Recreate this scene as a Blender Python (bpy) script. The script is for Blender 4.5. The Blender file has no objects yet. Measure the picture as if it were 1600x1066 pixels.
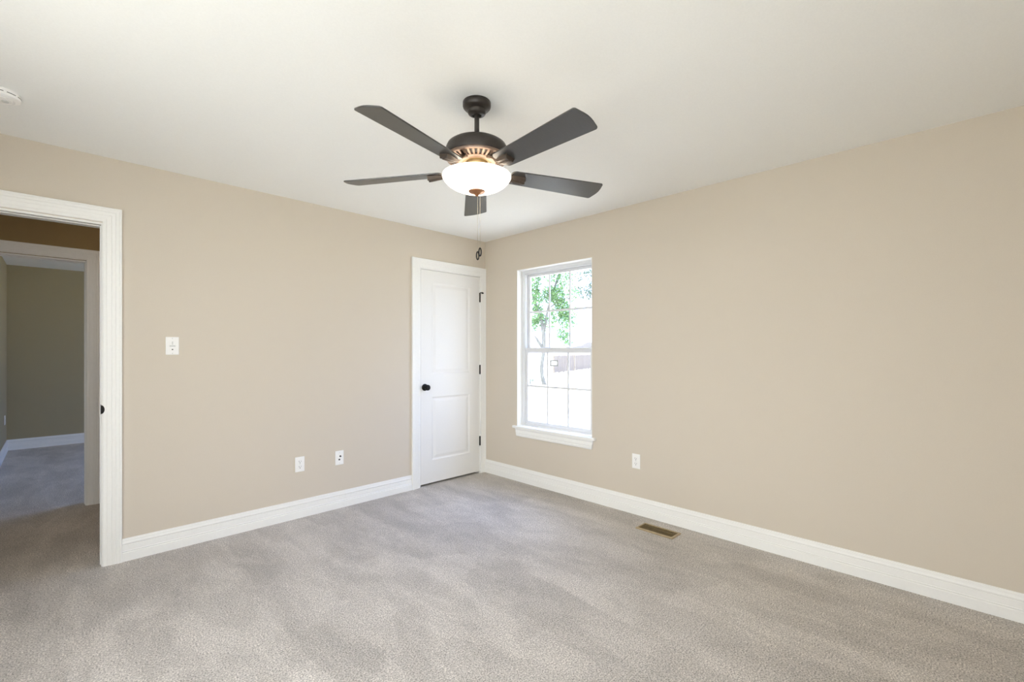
import bpy, bmesh, math, random
from mathutils import Vector, Matrix, Euler

PI = math.pi
S = bpy.context.scene
COL = S.collection

# ------------------------------------------------------------------ camera
cam_d = bpy.data.cameras.new('camera')
cam_d.sensor_fit = 'HORIZONTAL'
cam_d.sensor_width = 36.0
cam_d.lens = 36.0 * 714.686 / 1600.0
cam_d.shift_y = (548.801 - 533.0) / 1600.0
cam_d.clip_start = 0.02
cam_d.clip_end = 500
cam = bpy.data.objects.new('camera', cam_d)
COL.objects.link(cam)
cam.location = (-3.23101, -3.64672, 1.28111)
cam.rotation_euler = (PI / 2, 0, math.radians(45.0802) - PI / 2)
S.camera = cam

# ------------------------------------------------------------------ exposure
S.view_settings.view_transform = 'Standard'
S.view_settings.look = 'None'
S.view_settings.exposure = 1.24
S.view_settings.gamma = 1.0
S.view_settings.use_curve_mapping = False
S.cycles.use_denoising = True
S.cycles.max_bounces = 14
S.cycles.diffuse_bounces = 10
S.cycles.glossy_bounces = 4
S.cycles.transparent_max_bounces = 12
S.cycles.sample_clamp_indirect = 6.0

# ------------------------------------------------------------------ sky
W = bpy.data.worlds.new('sky')
S.world = W
W.use_nodes = True
nt = W.node_tree
nt.nodes.clear()
wo = nt.nodes.new('ShaderNodeOutputWorld')
bg = nt.nodes.new('ShaderNodeBackground')
tc = nt.nodes.new('ShaderNodeTexCoord')
sx = nt.nodes.new('ShaderNodeSeparateXYZ')
rmp = nt.nodes.new('ShaderNodeValToRGB')
mr = nt.nodes.new('ShaderNodeMapRange')
nt.links.new(tc.outputs['Generated'], sx.inputs[0])
nt.links.new(sx.outputs['X'], mr.inputs['Value'])
mr.inputs['From Min'].default_value = 0.1
mr.inputs['From Max'].default_value = 0.9
nt.links.new(mr.outputs[0], rmp.inputs[0])
rmp.color_ramp.elements[0].color = (0.985, 0.985, 1.01, 1)     # hazy bright side of the sky
rmp.color_ramp.elements[1].color = (0.32, 0.46, 0.88, 1)      # bluer side, away from the sun
# clear blue higher up on the shaded side
mz = nt.nodes.new('ShaderNodeMapRange')
mz.inputs['From Min'].default_value = 0.22
mz.inputs['From Max'].default_value = 0.60
nt.links.new(sx.outputs['Z'], mz.inputs['Value'])
ml = nt.nodes.new('ShaderNodeMath')
ml.operation = 'MULTIPLY'
nt.links.new(mz.outputs[0], ml.inputs[0])
nt.links.new(mr.outputs[0], ml.inputs[1])
mxs = nt.nodes.new('ShaderNodeMix')
mxs.data_type = 'RGBA'
nt.links.new(ml.outputs[0], mxs.inputs['Factor'])
nt.links.new(rmp.outputs[0], mxs.inputs[6])
mxs.inputs[7].default_value = (0.46, 0.76, 1.70, 1)
nt.links.new(mxs.outputs[2], bg.inputs['Color'])
bg.inputs['Strength'].default_value = 3.4
nt.links.new(bg.outputs[0], wo.inputs[0])

# ------------------------------------------------------------------ sun (behind the house, lights the garden)
sun_d = bpy.data.lights.new('sun', 'SUN')
sun_d.energy = 7.0
sun_d.angle = math.radians(1.5)
sun_d.color = (1.0, 0.95, 0.87)
sun = bpy.data.objects.new('sun', sun_d)
COL.objects.link(sun)
sun.location = (-4, 10, 14)
sun.rotation_euler = Vector((0.0, -0.62, -0.80)).to_track_quat('-Z', 'Y').to_euler()


def portal(name, loc, rot, w, h):
    d = bpy.data.lights.new(name, 'AREA')
    d.shape = 'RECTANGLE'
    d.size = w
    d.size_y = h
    d.cycles.is_portal = True
    o = bpy.data.objects.new(name, d)
    COL.objects.link(o)
    o.location = loc
    o.rotation_euler = rot
    return o


# sky portals: sampling guides in the window openings
portal('portal_right', (0.13, -0.925, 1.31), (0, PI / 2, 0), 1.54, 0.9)
portal('portal_front', (-3.35, -4.21, 1.3), (PI / 2, 0, 0), 1.0, 1.9)
portal('portal_left', (-4.16, -2.7, 1.29), (0, -PI / 2, 0), 1.98, 2.5)
portal('portal_far', (0.13, 2.95, 1.31), (0, PI / 2, 0), 1.54, 2.3)

# ================================================================== materials


def new_mat(name):
    m = bpy.data.materials.new(name)
    m.use_nodes = True
    n = m.node_tree
    b = n.nodes['Principled BSDF']
    return m, n, b


def noise(n, scale, detail=3, rough=0.5, coord='Object', scl=None):
    t = n.nodes.new('ShaderNodeTexCoord')
    tx = n.nodes.new('ShaderNodeTexNoise')
    tx.inputs['Scale'].default_value = scale
    tx.inputs['Detail'].default_value = detail
    tx.inputs['Roughness'].default_value = rough
    if scl:
        mp = n.nodes.new('ShaderNodeMapping')
        mp.inputs['Scale'].default_value = scl
        n.links.new(t.outputs[coord], mp.inputs['Vector'])
        n.links.new(mp.outputs[0], tx.inputs['Vector'])
    else:
        n.links.new(t.outputs[coord], tx.inputs['Vector'])
    return tx


def bump(n, b, tex_out, strength, dist):
    bp = n.nodes.new('ShaderNodeBump')
    bp.inputs['Strength'].default_value = strength
    bp.inputs['Distance'].default_value = dist
    n.links.new(tex_out, bp.inputs['Height'])
    n.links.new(bp.outputs[0], b.inputs['Normal'])
    return bp


def mottled(n, b, tex, c0, c1, lo=0.35, hi=0.65):
    r = n.nodes.new('ShaderNodeValToRGB')
    r.color_ramp.elements[0].position = lo
    r.color_ramp.elements[1].position = hi
    r.color_ramp.elements[0].color = (*c0, 1)
    r.color_ramp.elements[1].color = (*c1, 1)
    n.links.new(tex.outputs['Fac'], r.inputs[0])
    n.links.new(r.outputs[0], b.inputs['Base Color'])
    return r


def scaled(c, k):
    return tuple(x * k for x in c)


def paint(name, c, rough=0.6, orange_peel=0.0, scale=180, var=0.012, spec=0.5):
    m, n, b = new_mat(name)
    t = noise(n, scale, 3)
    mottled(n, b, t, scaled(c, 1 - var), scaled(c, 1 + var))
    b.inputs['Roughness'].default_value = rough
    b.inputs['Specular IOR Level'].default_value = spec
    if orange_peel:
        bump(n, b, t.outputs['Fac'], orange_peel, 0.002)
    return m


WALLC = (0.608, 0.545, 0.458)
M = {}
M['wall'] = paint('tan_wall_paint', WALLC, 0.75, 0.05, 220, spec=0.25)
M['wall_far'] = paint('olive_wall_paint_shade_toned', (0.37, 0.315, 0.20), 0.75, 0.05, 220, spec=0.25)  # olive tone darkened in the colour where light alone stayed too bright
M['wall_hall'] = paint('hall_wall_paint_shade_toned', (0.30, 0.215, 0.105), 0.75, 0.05, 220, spec=0.25)  # darkened brown puts the hall's dimness into the wall colour
M['ceiling'] = paint('ceiling_paint', (0.875, 0.877, 0.860), 0.9, 0.06, 160, spec=0.1)
M['trim'] = paint('white_trim_paint', (0.83, 0.825, 0.80), 0.4, 0.0, 60, 0.008)
M['door'] = paint('white_door_paint', (0.775, 0.765, 0.74), 0.45, 0.04, 90, 0.008)
M['plastic'] = paint('white_plastic', (0.86, 0.85, 0.83), 0.3, 0.0, 40, 0.006)
M['plastic_grey'] = paint('light_grey_plastic', (0.62, 0.62, 0.60), 0.4, 0.0, 40, 0.006)
M['slot'] = paint('dark_slot', (0.05, 0.05, 0.05), 0.6, 0.0, 40, 0.01)
M['vinyl'] = paint('white_vinyl', (0.72, 0.73, 0.745), 0.35, 0.0, 40, 0.006)
M['black'] = paint('black_hardware', (0.012, 0.011, 0.010), 0.55, 0.0, 60, 0.05, spec=0.2)
M['ext_wall'] = paint('pale_siding', (0.75, 0.74, 0.72), 0.8, 0.1, 20, 0.03)
M['roofing'] = paint('grey_roofing', (0.14, 0.14, 0.155), 0.9, 0.3, 30, 0.15)
M['curb'] = paint('pinkish_concrete', (0.42, 0.36, 0.34), 0.9, 0.2, 30, 0.05)


def carpet():
    m, n, b = new_mat('grey_beige_cut_pile_carpet')
    L = n.links
    tcn = n.nodes.new('ShaderNodeTexCoord')

    def nz(scale, detail, rough=0.55, scl=None, rot=0, dist=0.0):
        tx = n.nodes.new('ShaderNodeTexNoise')
        tx.inputs['Scale'].default_value = scale
        tx.inputs['Detail'].default_value = detail
        tx.inputs['Roughness'].default_value = rough
        tx.inputs['Distortion'].default_value = dist
        mp = n.nodes.new('ShaderNodeMapping')
        mp.inputs['Scale'].default_value = scl or (1, 1, 1)
        mp.inputs['Rotation'].default_value = (0, 0, rot)
        L.new(tcn.outputs['Object'], mp.inputs['Vector'])
        L.new(mp.outputs[0], tx.inputs['Vector'])
        return tx

    def mrange(out, a, c, lo, hi):
        q = n.nodes.new('ShaderNodeMapRange')
        q.inputs['From Min'].default_value = a
        q.inputs['From Max'].default_value = c
        q.inputs['To Min'].default_value = lo
        q.inputs['To Max'].default_value = hi
        L.new(out, q.inputs['Value'])
        return q.outputs[0]

    def mul(a, c):
        q = n.nodes.new('ShaderNodeMath')
        q.operation = 'MULTIPLY'
        L.new(a, q.inputs[0])
        L.new(c, q.inputs[1])
        return q.outputs[0]
    # yarn tips
    tuft = nz(155, 3, 0.8)
    f1 = mrange(tuft.outputs['Fac'], 0.37, 0.63, 0.45, 1.50)
    tuft2 = nz(46, 3, 0.6)
    f2 = mrange(tuft2.outputs['Fac'], 0.3, 0.7, 0.92, 1.08)
    # brushed pile: vacuum strokes and foot marks turn the pile one way or the other
    def vmath(op, a_, b_):
        q = n.nodes.new('ShaderNodeVectorMath')
        q.operation = op
        L.new(a_, q.inputs[0])
        if isinstance(b_, tuple):
            q.inputs[1].default_value = b_
        else:
            L.new(b_, q.inputs[1])
        return q.outputs[0]
    wob = nz(2.2, 2, 0.5)
    fuzz = nz(38, 2, 0.6)
    off = vmath('ADD', vmath('MULTIPLY', vmath('SUBTRACT', wob.outputs['Color'], (0.5, 0.5, 0.5)), (0.20, 0.35, 0)),
                vmath('MULTIPLY', vmath('SUBTRACT', fuzz.outputs['Color'], (0.5, 0.5, 0.5)), (0.06, 0.10, 0)))
    co = vmath('ADD', tcn.outputs['Object'], off)
    mp = n.nodes.new('ShaderNodeMapping')
    mp.inputs['Rotation'].default_value = (0, 0, math.radians(4))
    mp.inputs['Scale'].default_value = (4.1, 1.6, 0)
    L.new(co, mp.inputs['Vector'])
    vo = n.nodes.new('ShaderNodeTexVoronoi')
    vo.voronoi_dimensions = '2D'
    vo.inputs['Scale'].default_value = 1.0
    L.new(mp.outputs[0], vo.inputs['Vector'])
    sp = n.nodes.new('ShaderNodeSeparateColor')
    L.new(vo.outputs['Color'], sp.inputs[0])
    f3 = mrange(sp.outputs[0], 0.25, 0.75, 0.94, 1.04)
    st = nz(2.6, 4.5, 0.62, (1.7, 0.55, 1), math.radians(5), 0.35)
    f5 = mrange(st.outputs['Fac'], 0.43, 0.57, 0.915, 1.055)
    st2 = nz(4.6, 4, 0.65, (1.0, 0.6, 1), math.radians(-35), 0.6)
    f4 = mrange(st2.outputs['Fac'], 0.42, 0.58, 0.94, 1.04)
    fac = mul(mul(f1, f2), mul(mul(f3, f5), f4))
    mx = n.nodes.new('ShaderNodeVectorMath')
    mx.operation = 'SCALE'
    mx.inputs[0].default_value = (0.545, 0.508, 0.470)
    L.new(fac, mx.inputs['Scale'])
    L.new(mx.outputs[0], b.inputs['Base Color'])
    b.inputs['Roughness'].default_value = 1.0
    b.inputs['Specular IOR Level'].default_value = 0.05
    b.inputs['Sheen Weight'].default_value = 0.08
    bump(n, b, tuft.outputs['Fac'], 0.55, 0.006)
    return m


M['carpet'] = carpet()


def bronze(name, c, rough, metal):
    m, n, b = new_mat(name)
    t = noise(n, 35, 4)
    mottled(n, b, t, scaled(c, 0.88), scaled(c, 1.12))
    b.inputs['Metallic'].default_value = metal
    b.inputs['Roughness'].default_value = rough
    return m


M['bronze'] = bronze('oil_rubbed_bronze', (0.040, 0.033, 0.029), 0.36, 0.4)
M['bronze_bowl_lit'] = bronze('bowl_lit_bronze', (0.22, 0.155, 0.12), 0.38, 0.5)  # paler than the housing: the bowl's light is put into the colour
M['bronze_mid'] = bronze('bronze_bracket', (0.085, 0.064, 0.051), 0.36, 0.45)
M['copper'] = bronze('copper_bronze_finial', (0.40, 0.19, 0.09), 0.32, 0.8)
M['brass'] = bronze('antique_brass', (0.20, 0.145, 0.07), 0.42, 0.7)
M['chain'] = bronze('pale_ball_chain', (0.50, 0.46, 0.38), 0.35, 0.5)


def blade_mat():
    m, n, b = new_mat('dark_wood_fan_blade')
    t = noise(n, 30, 4, 0.6, 'Object', (1, 14, 1))
    mottled(n, b, t, (0.030, 0.029, 0.028), (0.045, 0.043, 0.041), 0.3, 0.7)
    b.inputs['Roughness'].default_value = 0.33
    b.inputs['Specular IOR Level'].default_value = 0.9
    return m


M['blade'] = blade_mat()


def bowl_mat():
    m, n, b = new_mat('lit_frosted_glass')
    t = noise(n, 12, 3)
    mottled(n, b, t, (0.88, 0.85, 0.80), (0.93, 0.90, 0.85))
    b.inputs['Roughness'].default_value = 0.35
    b.inputs['Emission Color'].default_value = (1.0, 0.86, 0.68, 1)
    b.inputs['Emission Strength'].default_value = 2.3
    return m


M['bowl'] = bowl_mat()
M['hall_fill_glow'] = bowl_mat()
M['hall_fill_glow'].name = 'hall_fill_amber_glow'
_b = M['hall_fill_glow'].node_tree.nodes['Principled BSDF']
_b.inputs['Emission Color'].default_value = (1.0, 0.80, 0.58, 1)
_b.inputs['Emission Strength'].default_value = 13.0  # glow of the unseen fill added in the hall


def glass_mat():
    m, n, b = new_mat('window_glass')
    n.nodes.remove(b)
    out = n.nodes['Material Output']
    tr = n.nodes.new('ShaderNodeBsdfTransparent')
    tr.inputs['Color'].default_value = (0.96, 0.98, 0.975, 1)
    gl = n.nodes.new('ShaderNodeBsdfGlossy')
    gl.inputs['Roughness'].default_value = 0.02
    lw = n.nodes.new('ShaderNodeLayerWeight')
    lw.inputs['Blend'].default_value = 0.5
    pw = n.nodes.new('ShaderNodeMath')
    pw.operation = 'POWER'
    pw.inputs[1].default_value = 5.0
    n.links.new(lw.outputs['Facing'], pw.inputs[0])
    fr = n.nodes.new('ShaderNodeMath')
    fr.operation = 'MULTIPLY_ADD'
    fr.inputs[1].default_value = 0.96
    fr.inputs[2].default_value = 0.04
    n.links.new(pw.outputs[0], fr.inputs[0])
    mx = n.nodes.new('ShaderNodeMixShader')
    n.links.new(fr.outputs[0], mx.inputs[0])
    n.links.new(tr.outputs[0], mx.inputs[1])
    n.links.new(gl.outputs[0], mx.inputs[2])
    n.links.new(mx.outputs[0], out.inputs[0])
    return m


M['glass'] = glass_mat()


def leaf_mat(name, c0, c1):
    m, n, b = new_mat(name)
    t = noise(n, 3.0, 3)
    r = mottled(n, b, t, c0, c1)
    b.inputs['Roughness'].default_value = 0.55
    tl = n.nodes.new('ShaderNodeBsdfTranslucent')
    n.links.new(r.outputs[0], tl.inputs['Color'])
    mx = n.nodes.new('ShaderNodeMixShader')
    mx.inputs[0].default_value = 0.4
    n.links.new(b.outputs[0], mx.inputs[1])
    n.links.new(tl.outputs[0], mx.inputs[2])
    n.links.new(mx.outputs[0], n.nodes['Material Output'].inputs[0])
    return m


M['leaf'] = leaf_mat('green_leaves', (0.11, 0.23, 0.11), (0.19, 0.33, 0.15))
M['leaf_grey'] = leaf_mat('grey_green_leaves', (0.06, 0.10, 0.085), (0.10, 0.14, 0.12))


def rough_mat(name, c0, c1, scale, scl=None, bs=0.4):
    m, n, b = new_mat(name)
    t = noise(n, scale, 5, 0.6, 'Object', scl)
    mottled(n, b, t, c0, c1)
    b.inputs['Roughness'].default_value = 0.95
    b.inputs['Specular IOR Level'].default_value = 0.1
    bump(n, b, t.outputs['Fac'], bs, 0.02)
    return m


M['bark'] = rough_mat('grey_bark', (0.09, 0.095, 0.10), (0.14, 0.145, 0.15), 9, (1, 1, 0.3))
M['ground'] = rough_mat('sunlit_dry_lawn', (0.50, 0.49, 0.43), (0.60, 0.58, 0.52), 2.0)
M['fence'] = rough_mat('weathered_fence_wood', (0.135, 0.118, 0.108), (0.20, 0.178, 0.162), 6, (6, 6, 0.5))
M['sign_dark'] = paint('sign_border_paint', (0.06, 0.06, 0.06), 0.6)
M['sign_white'] = paint('sign_white_paint', (0.75, 0.75, 0.75), 0.5)
M['sign_post'] = paint('sign_post_paint', (0.30, 0.28, 0.28), 0.6)


def vent_mat(name='gold_brown_steel_register', c0=(0.36, 0.28, 0.17), c1=(0.43, 0.34, 0.21)):
    m, n, b = new_mat(name)
    t = noise(n, 40, 3)
    mottled(n, b, t, c0, c1)
    b.inputs['Roughness'].default_value = 0.45
    b.inputs['Metallic'].default_value = 0.35
    return m


M['vent'] = vent_mat()
M['louver'] = vent_mat('dark_gold_louver', (0.15, 0.10, 0.035), (0.20, 0.14, 0.055))

# ================================================================== mesh helpers


class MB:
    """collects shapes into one mesh"""

    def __init__(self):
        self.v = []
        self.f = []

    def add(self, vs, fs):
        k = len(self.v)
        self.v += [tuple(p) for p in vs]
        self.f += [tuple(i + k for i in q) for q in fs]
        return self

    def box(self, a, b):
        x0, y0, z0 = (min(a[i], b[i]) for i in range(3))
        x1, y1, z1 = (max(a[i], b[i]) for i in range(3))
        vs = [(x0, y0, z0), (x1, y0, z0), (x1, y1, z0), (x0, y1, z0), (x0, y0, z1), (x1, y0, z1), (x1, y1, z1), (x0, y1, z1)]
        fs = [(0, 3, 2, 1), (4, 5, 6, 7), (0, 1, 5, 4), (1, 2, 6, 5), (2, 3, 7, 6), (3, 0, 4, 7)]
        return self.add(vs, fs)

    def lathe(self, prof, n=48, c=(0, 0, 0), cap0=True, cap1=True, mat=None):
        vs, fs = [], []
        k = len(prof)
        for i in range(n):
            a = 2 * PI * i / n
            for r, z in prof:
                p = Vector((r * math.cos(a), r * math.sin(a), z))
                if mat:
                    p = mat @ p
                vs.append((c[0] + p[0], c[1] + p[1], c[2] + p[2]))
        for i in range(n):
            j = (i + 1) % n
            for q in range(k - 1):
                fs.append((i * k + q, j * k + q, j * k + q + 1, i * k + q + 1))
        if cap0 and prof[0][0] > 1e-5:
            fs.append(tuple(i * k for i in reversed(range(n))))
        if cap1 and prof[-1][0] > 1e-5:
            fs.append(tuple(i * k + k - 1 for i in range(n)))
        return self.add(vs, fs)

    def tube(self, pts, rad, n=10, closed=False):
        pts = [Vector(p) for p in pts]
        m = len(pts)
        rs = rad if isinstance(rad, (list, tuple)) else [rad] * m
        vs, fs = [], []
        up = None
        for i, p in enumerate(pts):
            if closed:
                t = (pts[(i + 1) % m] - pts[i - 1]).normalized()
            else:
                t = (pts[min(i + 1, m - 1)] - pts[max(i - 1, 0)]).normalized()
            if up is None:
                up = t.orthogonal().normalized()
            up = (up - t * up.dot(t)).normalized()
            sd = t.cross(up)
            for q in range(n):
                a = 2 * PI * q / n
                vs.append(p + (up * math.cos(a) + sd * math.sin(a)) * rs[i])
        for i in range(m if closed else m - 1):
            j = (i + 1) % m
            for q in range(n):
                r = (q + 1) % n
                fs.append((i * n + q, i * n + r, j * n + r, j * n + q))
        if not closed:
            fs.append(tuple(reversed(range(n))))
            fs.append(tuple((m - 1) * n + q for q in range(n)))
        return self.add(vs, fs)

    def prism(self, outline, w, d0, d1):
        """outline in (u, v); w maps (u, v, d) to a point"""
        k = len(outline)
        vs = [w(u, v, d0) for u, v in outline] + [w(u, v, d1) for u, v in outline]
        fs = [tuple(range(k)), tuple(reversed(range(k, 2 * k)))]
        for i in range(k):
            j = (i + 1) % k
            fs.append((i, i + k, j + k, j))
        return self.add(vs, fs)

    def build(self, name, mat, parent=None, smooth=False, bevel=0.0, seg=2, loc=None, auto=None):
        me = bpy.data.meshes.new(name)
        me.from_pydata(self.v, [], self.f)
        bm = bmesh.new()
        bm.from_mesh(me)
        bmesh.ops.remove_doubles(bm, verts=bm.verts, dist=1e-5)
        bmesh.ops.recalc_face_normals(bm, faces=bm.faces)
        bm.to_mesh(me)
        bm.free()
        me.materials.append(mat)
        if smooth:
            me.shade_smooth()
            if auto:
                me.set_sharp_from_angle(angle=math.radians(auto))
        o = bpy.data.objects.new(name, me)
        COL.objects.link(o)
        if bevel:
            bv = o.modifiers.new('bevel', 'BEVEL')
            bv.width = bevel
            bv.segments = seg
            bv.limit_method = 'ANGLE'
            bv.angle_limit = math.radians(40)
            if not smooth:
                me.shade_smooth()
                me.set_sharp_from_angle(angle=math.radians(35))
        if parent:
            o.parent = parent
        if loc:
            o.location = loc
        return o


def tag(o, label=None, cat=None, group=None, kind=None):
    if label:
        o['label'] = label
    if cat:
        o['category'] = cat
    if group:
        o['group'] = group
    if kind:
        o['kind'] = kind
    return o


def empty(name, loc, rz=0.0):
    o = bpy.data.objects.new(name, None)
    o.empty_display_size = 0.05
    COL.objects.link(o)
    o.location = loc
    o.rotation_euler = (0, 0, rz)
    return o


def copy_tree(o, parent=None):
    c = o.copy()
    COL.objects.link(c)
    if parent:
        c.parent = parent
    for ch in list(o.children):
        copy_tree(ch, c)
    return c


# maps from wall coordinates (along, up, out of the wall) to the world
def wA(u, v, d):            # back wall, y = 0, room on the -y side
    return (u, -d, v)


def wB(u, v, d):            # right wall, x = 0, room on the -x side
    return (-d, u, v)


def mapped_wall(w, t, u0, u1, z0, z1, holes):
    """a wall slab of thickness t behind its face, with rectangular holes (u0, u1, z0, z1)"""
    us = sorted({u0, u1, *[h[0] for h in holes], *[h[1] for h in holes]})
    zs = sorted({z0, z1, *[h[2] for h in holes], *[h[3] for h in holes]})
    us = [u for u in us if u0 <= u <= u1]
    zs = [z for z in zs if z0 <= z <= z1]

    def solid(i, j):
        if i < 0 or j < 0 or i >= len(us) - 1 or j >= len(zs) - 1:
            return False
        cu, cz = (us[i] + us[i + 1]) / 2, (zs[j] + zs[j + 1]) / 2
        return not any(h[0] < cu < h[1] and h[2] < cz < h[3] for h in holes)
    m = MB()
    for i in range(len(us) - 1):
        for j in range(len(zs) - 1):
            if not solid(i, j):
                continue
            a, b, c, d = us[i], us[i + 1], zs[j], zs[j + 1]
            m.add([w(a, c, 0), w(b, c, 0), w(b, d, 0), w(a, d, 0)], [(0, 1, 2, 3)])
            m.add([w(a, c, -t), w(b, c, -t), w(b, d, -t), w(a, d, -t)], [(3, 2, 1, 0)])
            if not solid(i - 1, j):
                m.add([w(a, c, 0), w(a, d, 0), w(a, d, -t), w(a, c, -t)], [(0, 1, 2, 3)])
            if not solid(i + 1, j):
                m.add([w(b, c, 0), w(b, d, 0), w(b, d, -t), w(b, c, -t)], [(3, 2, 1, 0)])
            if not solid(i, j - 1):
                m.add([w(a, c, 0), w(b, c, 0), w(b, c, -t), w(a, c, -t)], [(3, 2, 1, 0)])
            if not solid(i, j + 1):
                m.add([w(a, d, 0), w(b, d, 0), w(b, d, -t), w(a, d, -t)], [(0, 1, 2, 3)])
    return m


CASING = [(0, 0), (0, 0.009), (0.003, 0.011), (0.016, 0.012), (0.018, 0.0105), (0.021, 0.012), (0.032, 0.0135), (0.040, 0.0145),
          (0.042, 0.013), (0.045, 0.0145), (0.058, 0.017), (0.060, 0.0155), (0.063, 0.0175), (0.074, 0.019), (0.076, 0.0175), (0.079, 0.019),
          (0.086, 0.019), (0.088, 0.017), (0.088, 0)]


def casing(w, uL, uR, zt, prof=CASING, z0=0.0, right_cut=None):
    m = MB()
    k = len(prof)
    vs, fs = [], []
    for st in range(4):
        for o, d in prof:
            ur = uR + o
            if right_cut is not None:
                ur = min(ur, right_cut)
            vs.append(w(*[(uL - o, z0), (uL - o, zt + o), (ur, zt + o), (ur, z0)][st], d))
    for st in range(3):
        for q in range(k - 1):
            fs.append((st * k + q, st * k + q + 1, (st + 1) * k + q + 1, (st + 1) * k + q))
    fs.append(tuple(range(k)))
    fs.append(tuple(reversed(range(3 * k, 4 * k))))
    return m.add(vs, fs)


BASEP = [(0, 0), (0, 0.014), (0.050, 0.014), (0.053, 0.012), (0.055, 0.010), (0.058, 0.0125), (0.062, 0.0125), (0.065, 0.0095), (0.096, 0.0095),
         (0.099, 0.0075), (0.103, 0.0115), (0.110, 0.0125), (0.115, 0.010), (0.121, 0.0085), (0.128, 0.0085), (0.131, 0.006), (0.1372, 0.005), (0.1372, 0)]


def base_run(m, w, u0, u1):
    k = len(BASEP)
    vs = [w(u0, z, d) for z, d in BASEP] + [w(u1, z, d) for z, d in BASEP]
    fs = [(q, q + 1, k + q + 1, k + q) for q in range(k - 1)]
    fs += [tuple(range(k)), tuple(reversed(range(k, 2 * k)))]
    return m.add(vs, fs)


# ================================================================== the rooms
H = 2.44
XL, YF = -4.05, -4.10            # left wall, wall behind the camera
HY0, HY1 = 0.12, 1.54            # hall
FY1 = 5.115                      # far bedroom
FH = 2.395
T = 0.12

# openings
D_L, D_R, D_T = -3.86, -3.028, 2.045      # doorway to the hall (rough faces of the jamb)
C_L, C_R, C_T = -0.812, -0.073, 2.062     # closet door
W_L, W_R, W_B, W_T = -1.371, -0.478, 0.545, 2.081   # window in the right wall
F_L, F_R, F_T = -3.675, -3.053, 2.030      # far bedroom doorway

fl = MB().box((-4.85, YF - T, -0.15), (T + 0.02, FY1 + T, 0.0)).build('floor', M['carpet'])
tag(fl, 'grey beige cut pile carpet with brushed foot and vacuum marks', 'carpet floor', kind='structure')

c = MB().box((XL, YF, H), (0, 0, H + 0.12)).build('ceiling', M['ceiling'])
tag(c, 'smooth off white ceiling above the empty bedroom and its fan', 'ceiling', kind='structure')
c = MB().box((-4.6, HY0, H), (0, HY1, H + 0.12)).build('ceiling_hall', M['ceiling'])
tag(c, 'white ceiling of the dim hall beyond the open doorway', 'ceiling', kind='structure')
c = MB().box((-4.4, HY1 + T, FH), (0, FY1, FH + 0.165)).build('ceiling_far', M['ceiling'])
tag(c, 'shaded ceiling of the second bedroom seen through two doorways', 'ceiling', kind='structure')

w = mapped_wall(wA, T, XL - 0.55, 0, 0, H, [(D_L, D_R, 0, D_T), (C_L, C_R, 0, C_T)]).build('wall_back', M['wall'])
tag(w, 'tan painted wall holding the open doorway and the closet door', 'wall', kind='structure')

FWL, FWR, FWB, FWT = 1.8, 4.1, 0.545, 2.081
w = mapped_wall(wB, 0.14, YF - T, FY1 + T, 0, H + 0.12, [(W_L, W_R, W_B - 0.02, W_T), (FWL, FWR, FWB, FWT)]).build('wall_right', M['wall'])
tag(w, 'long tan painted wall with the window and the floor register below', 'wall', kind='structure')


def wF(u, v, d):             # wall behind the camera, y = YF, room on +y
    return (u, YF + d, v)


def wL(u, v, d):             # left wall
    return (XL + d, u, v)


BWL, BWR, BWB, BWT = -3.85, -2.85, 0.35, 2.25
w = mapped_wall(wF, T, XL - T, 0, 0, H + 0.12, [(BWL, BWR, BWB, BWT)]).build('wall_front', M['wall'])
tag(w, 'tan painted wall with an added tall window behind the viewer', 'wall', kind='structure')
LWL, LWR, LWB, LWT = -3.95, -1.45, 0.30, 2.28
w = mapped_wall(wL, T, YF, 0, 0, H + 0.12, [(LWL, LWR, LWB, LWT)]).build('wall_left', M['wall'])
tag(w, 'tan painted wall with an added wide window at the left of the bedroom', 'wall', kind='structure')


def wH(u, v, d):             # hall far side, y = HY1, hall on -y
    return (u, HY1 - d, v)


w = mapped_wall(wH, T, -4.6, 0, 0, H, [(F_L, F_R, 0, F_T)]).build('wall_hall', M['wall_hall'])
tag(w, 'hall wall with dimness in its brown colour around the second doorway', 'wall', kind='structure')
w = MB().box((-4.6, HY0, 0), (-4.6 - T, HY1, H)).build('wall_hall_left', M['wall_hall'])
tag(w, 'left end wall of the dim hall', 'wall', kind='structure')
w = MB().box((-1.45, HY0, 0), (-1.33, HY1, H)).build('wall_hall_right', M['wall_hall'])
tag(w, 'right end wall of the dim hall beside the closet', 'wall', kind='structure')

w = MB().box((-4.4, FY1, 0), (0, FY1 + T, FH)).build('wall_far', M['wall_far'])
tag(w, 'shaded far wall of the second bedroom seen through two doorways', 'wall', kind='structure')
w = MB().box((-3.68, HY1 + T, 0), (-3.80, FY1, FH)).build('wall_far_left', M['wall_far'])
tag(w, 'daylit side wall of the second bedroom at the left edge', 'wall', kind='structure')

rf = MB().box((-5.2, YF - 0.5, H + 0.12), (0.5, FY1 + 0.5, H + 0.22)).build('roof', M['roofing'])
tag(rf, 'flat grey house roof above the rooms', 'roof', kind='structure')

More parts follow.
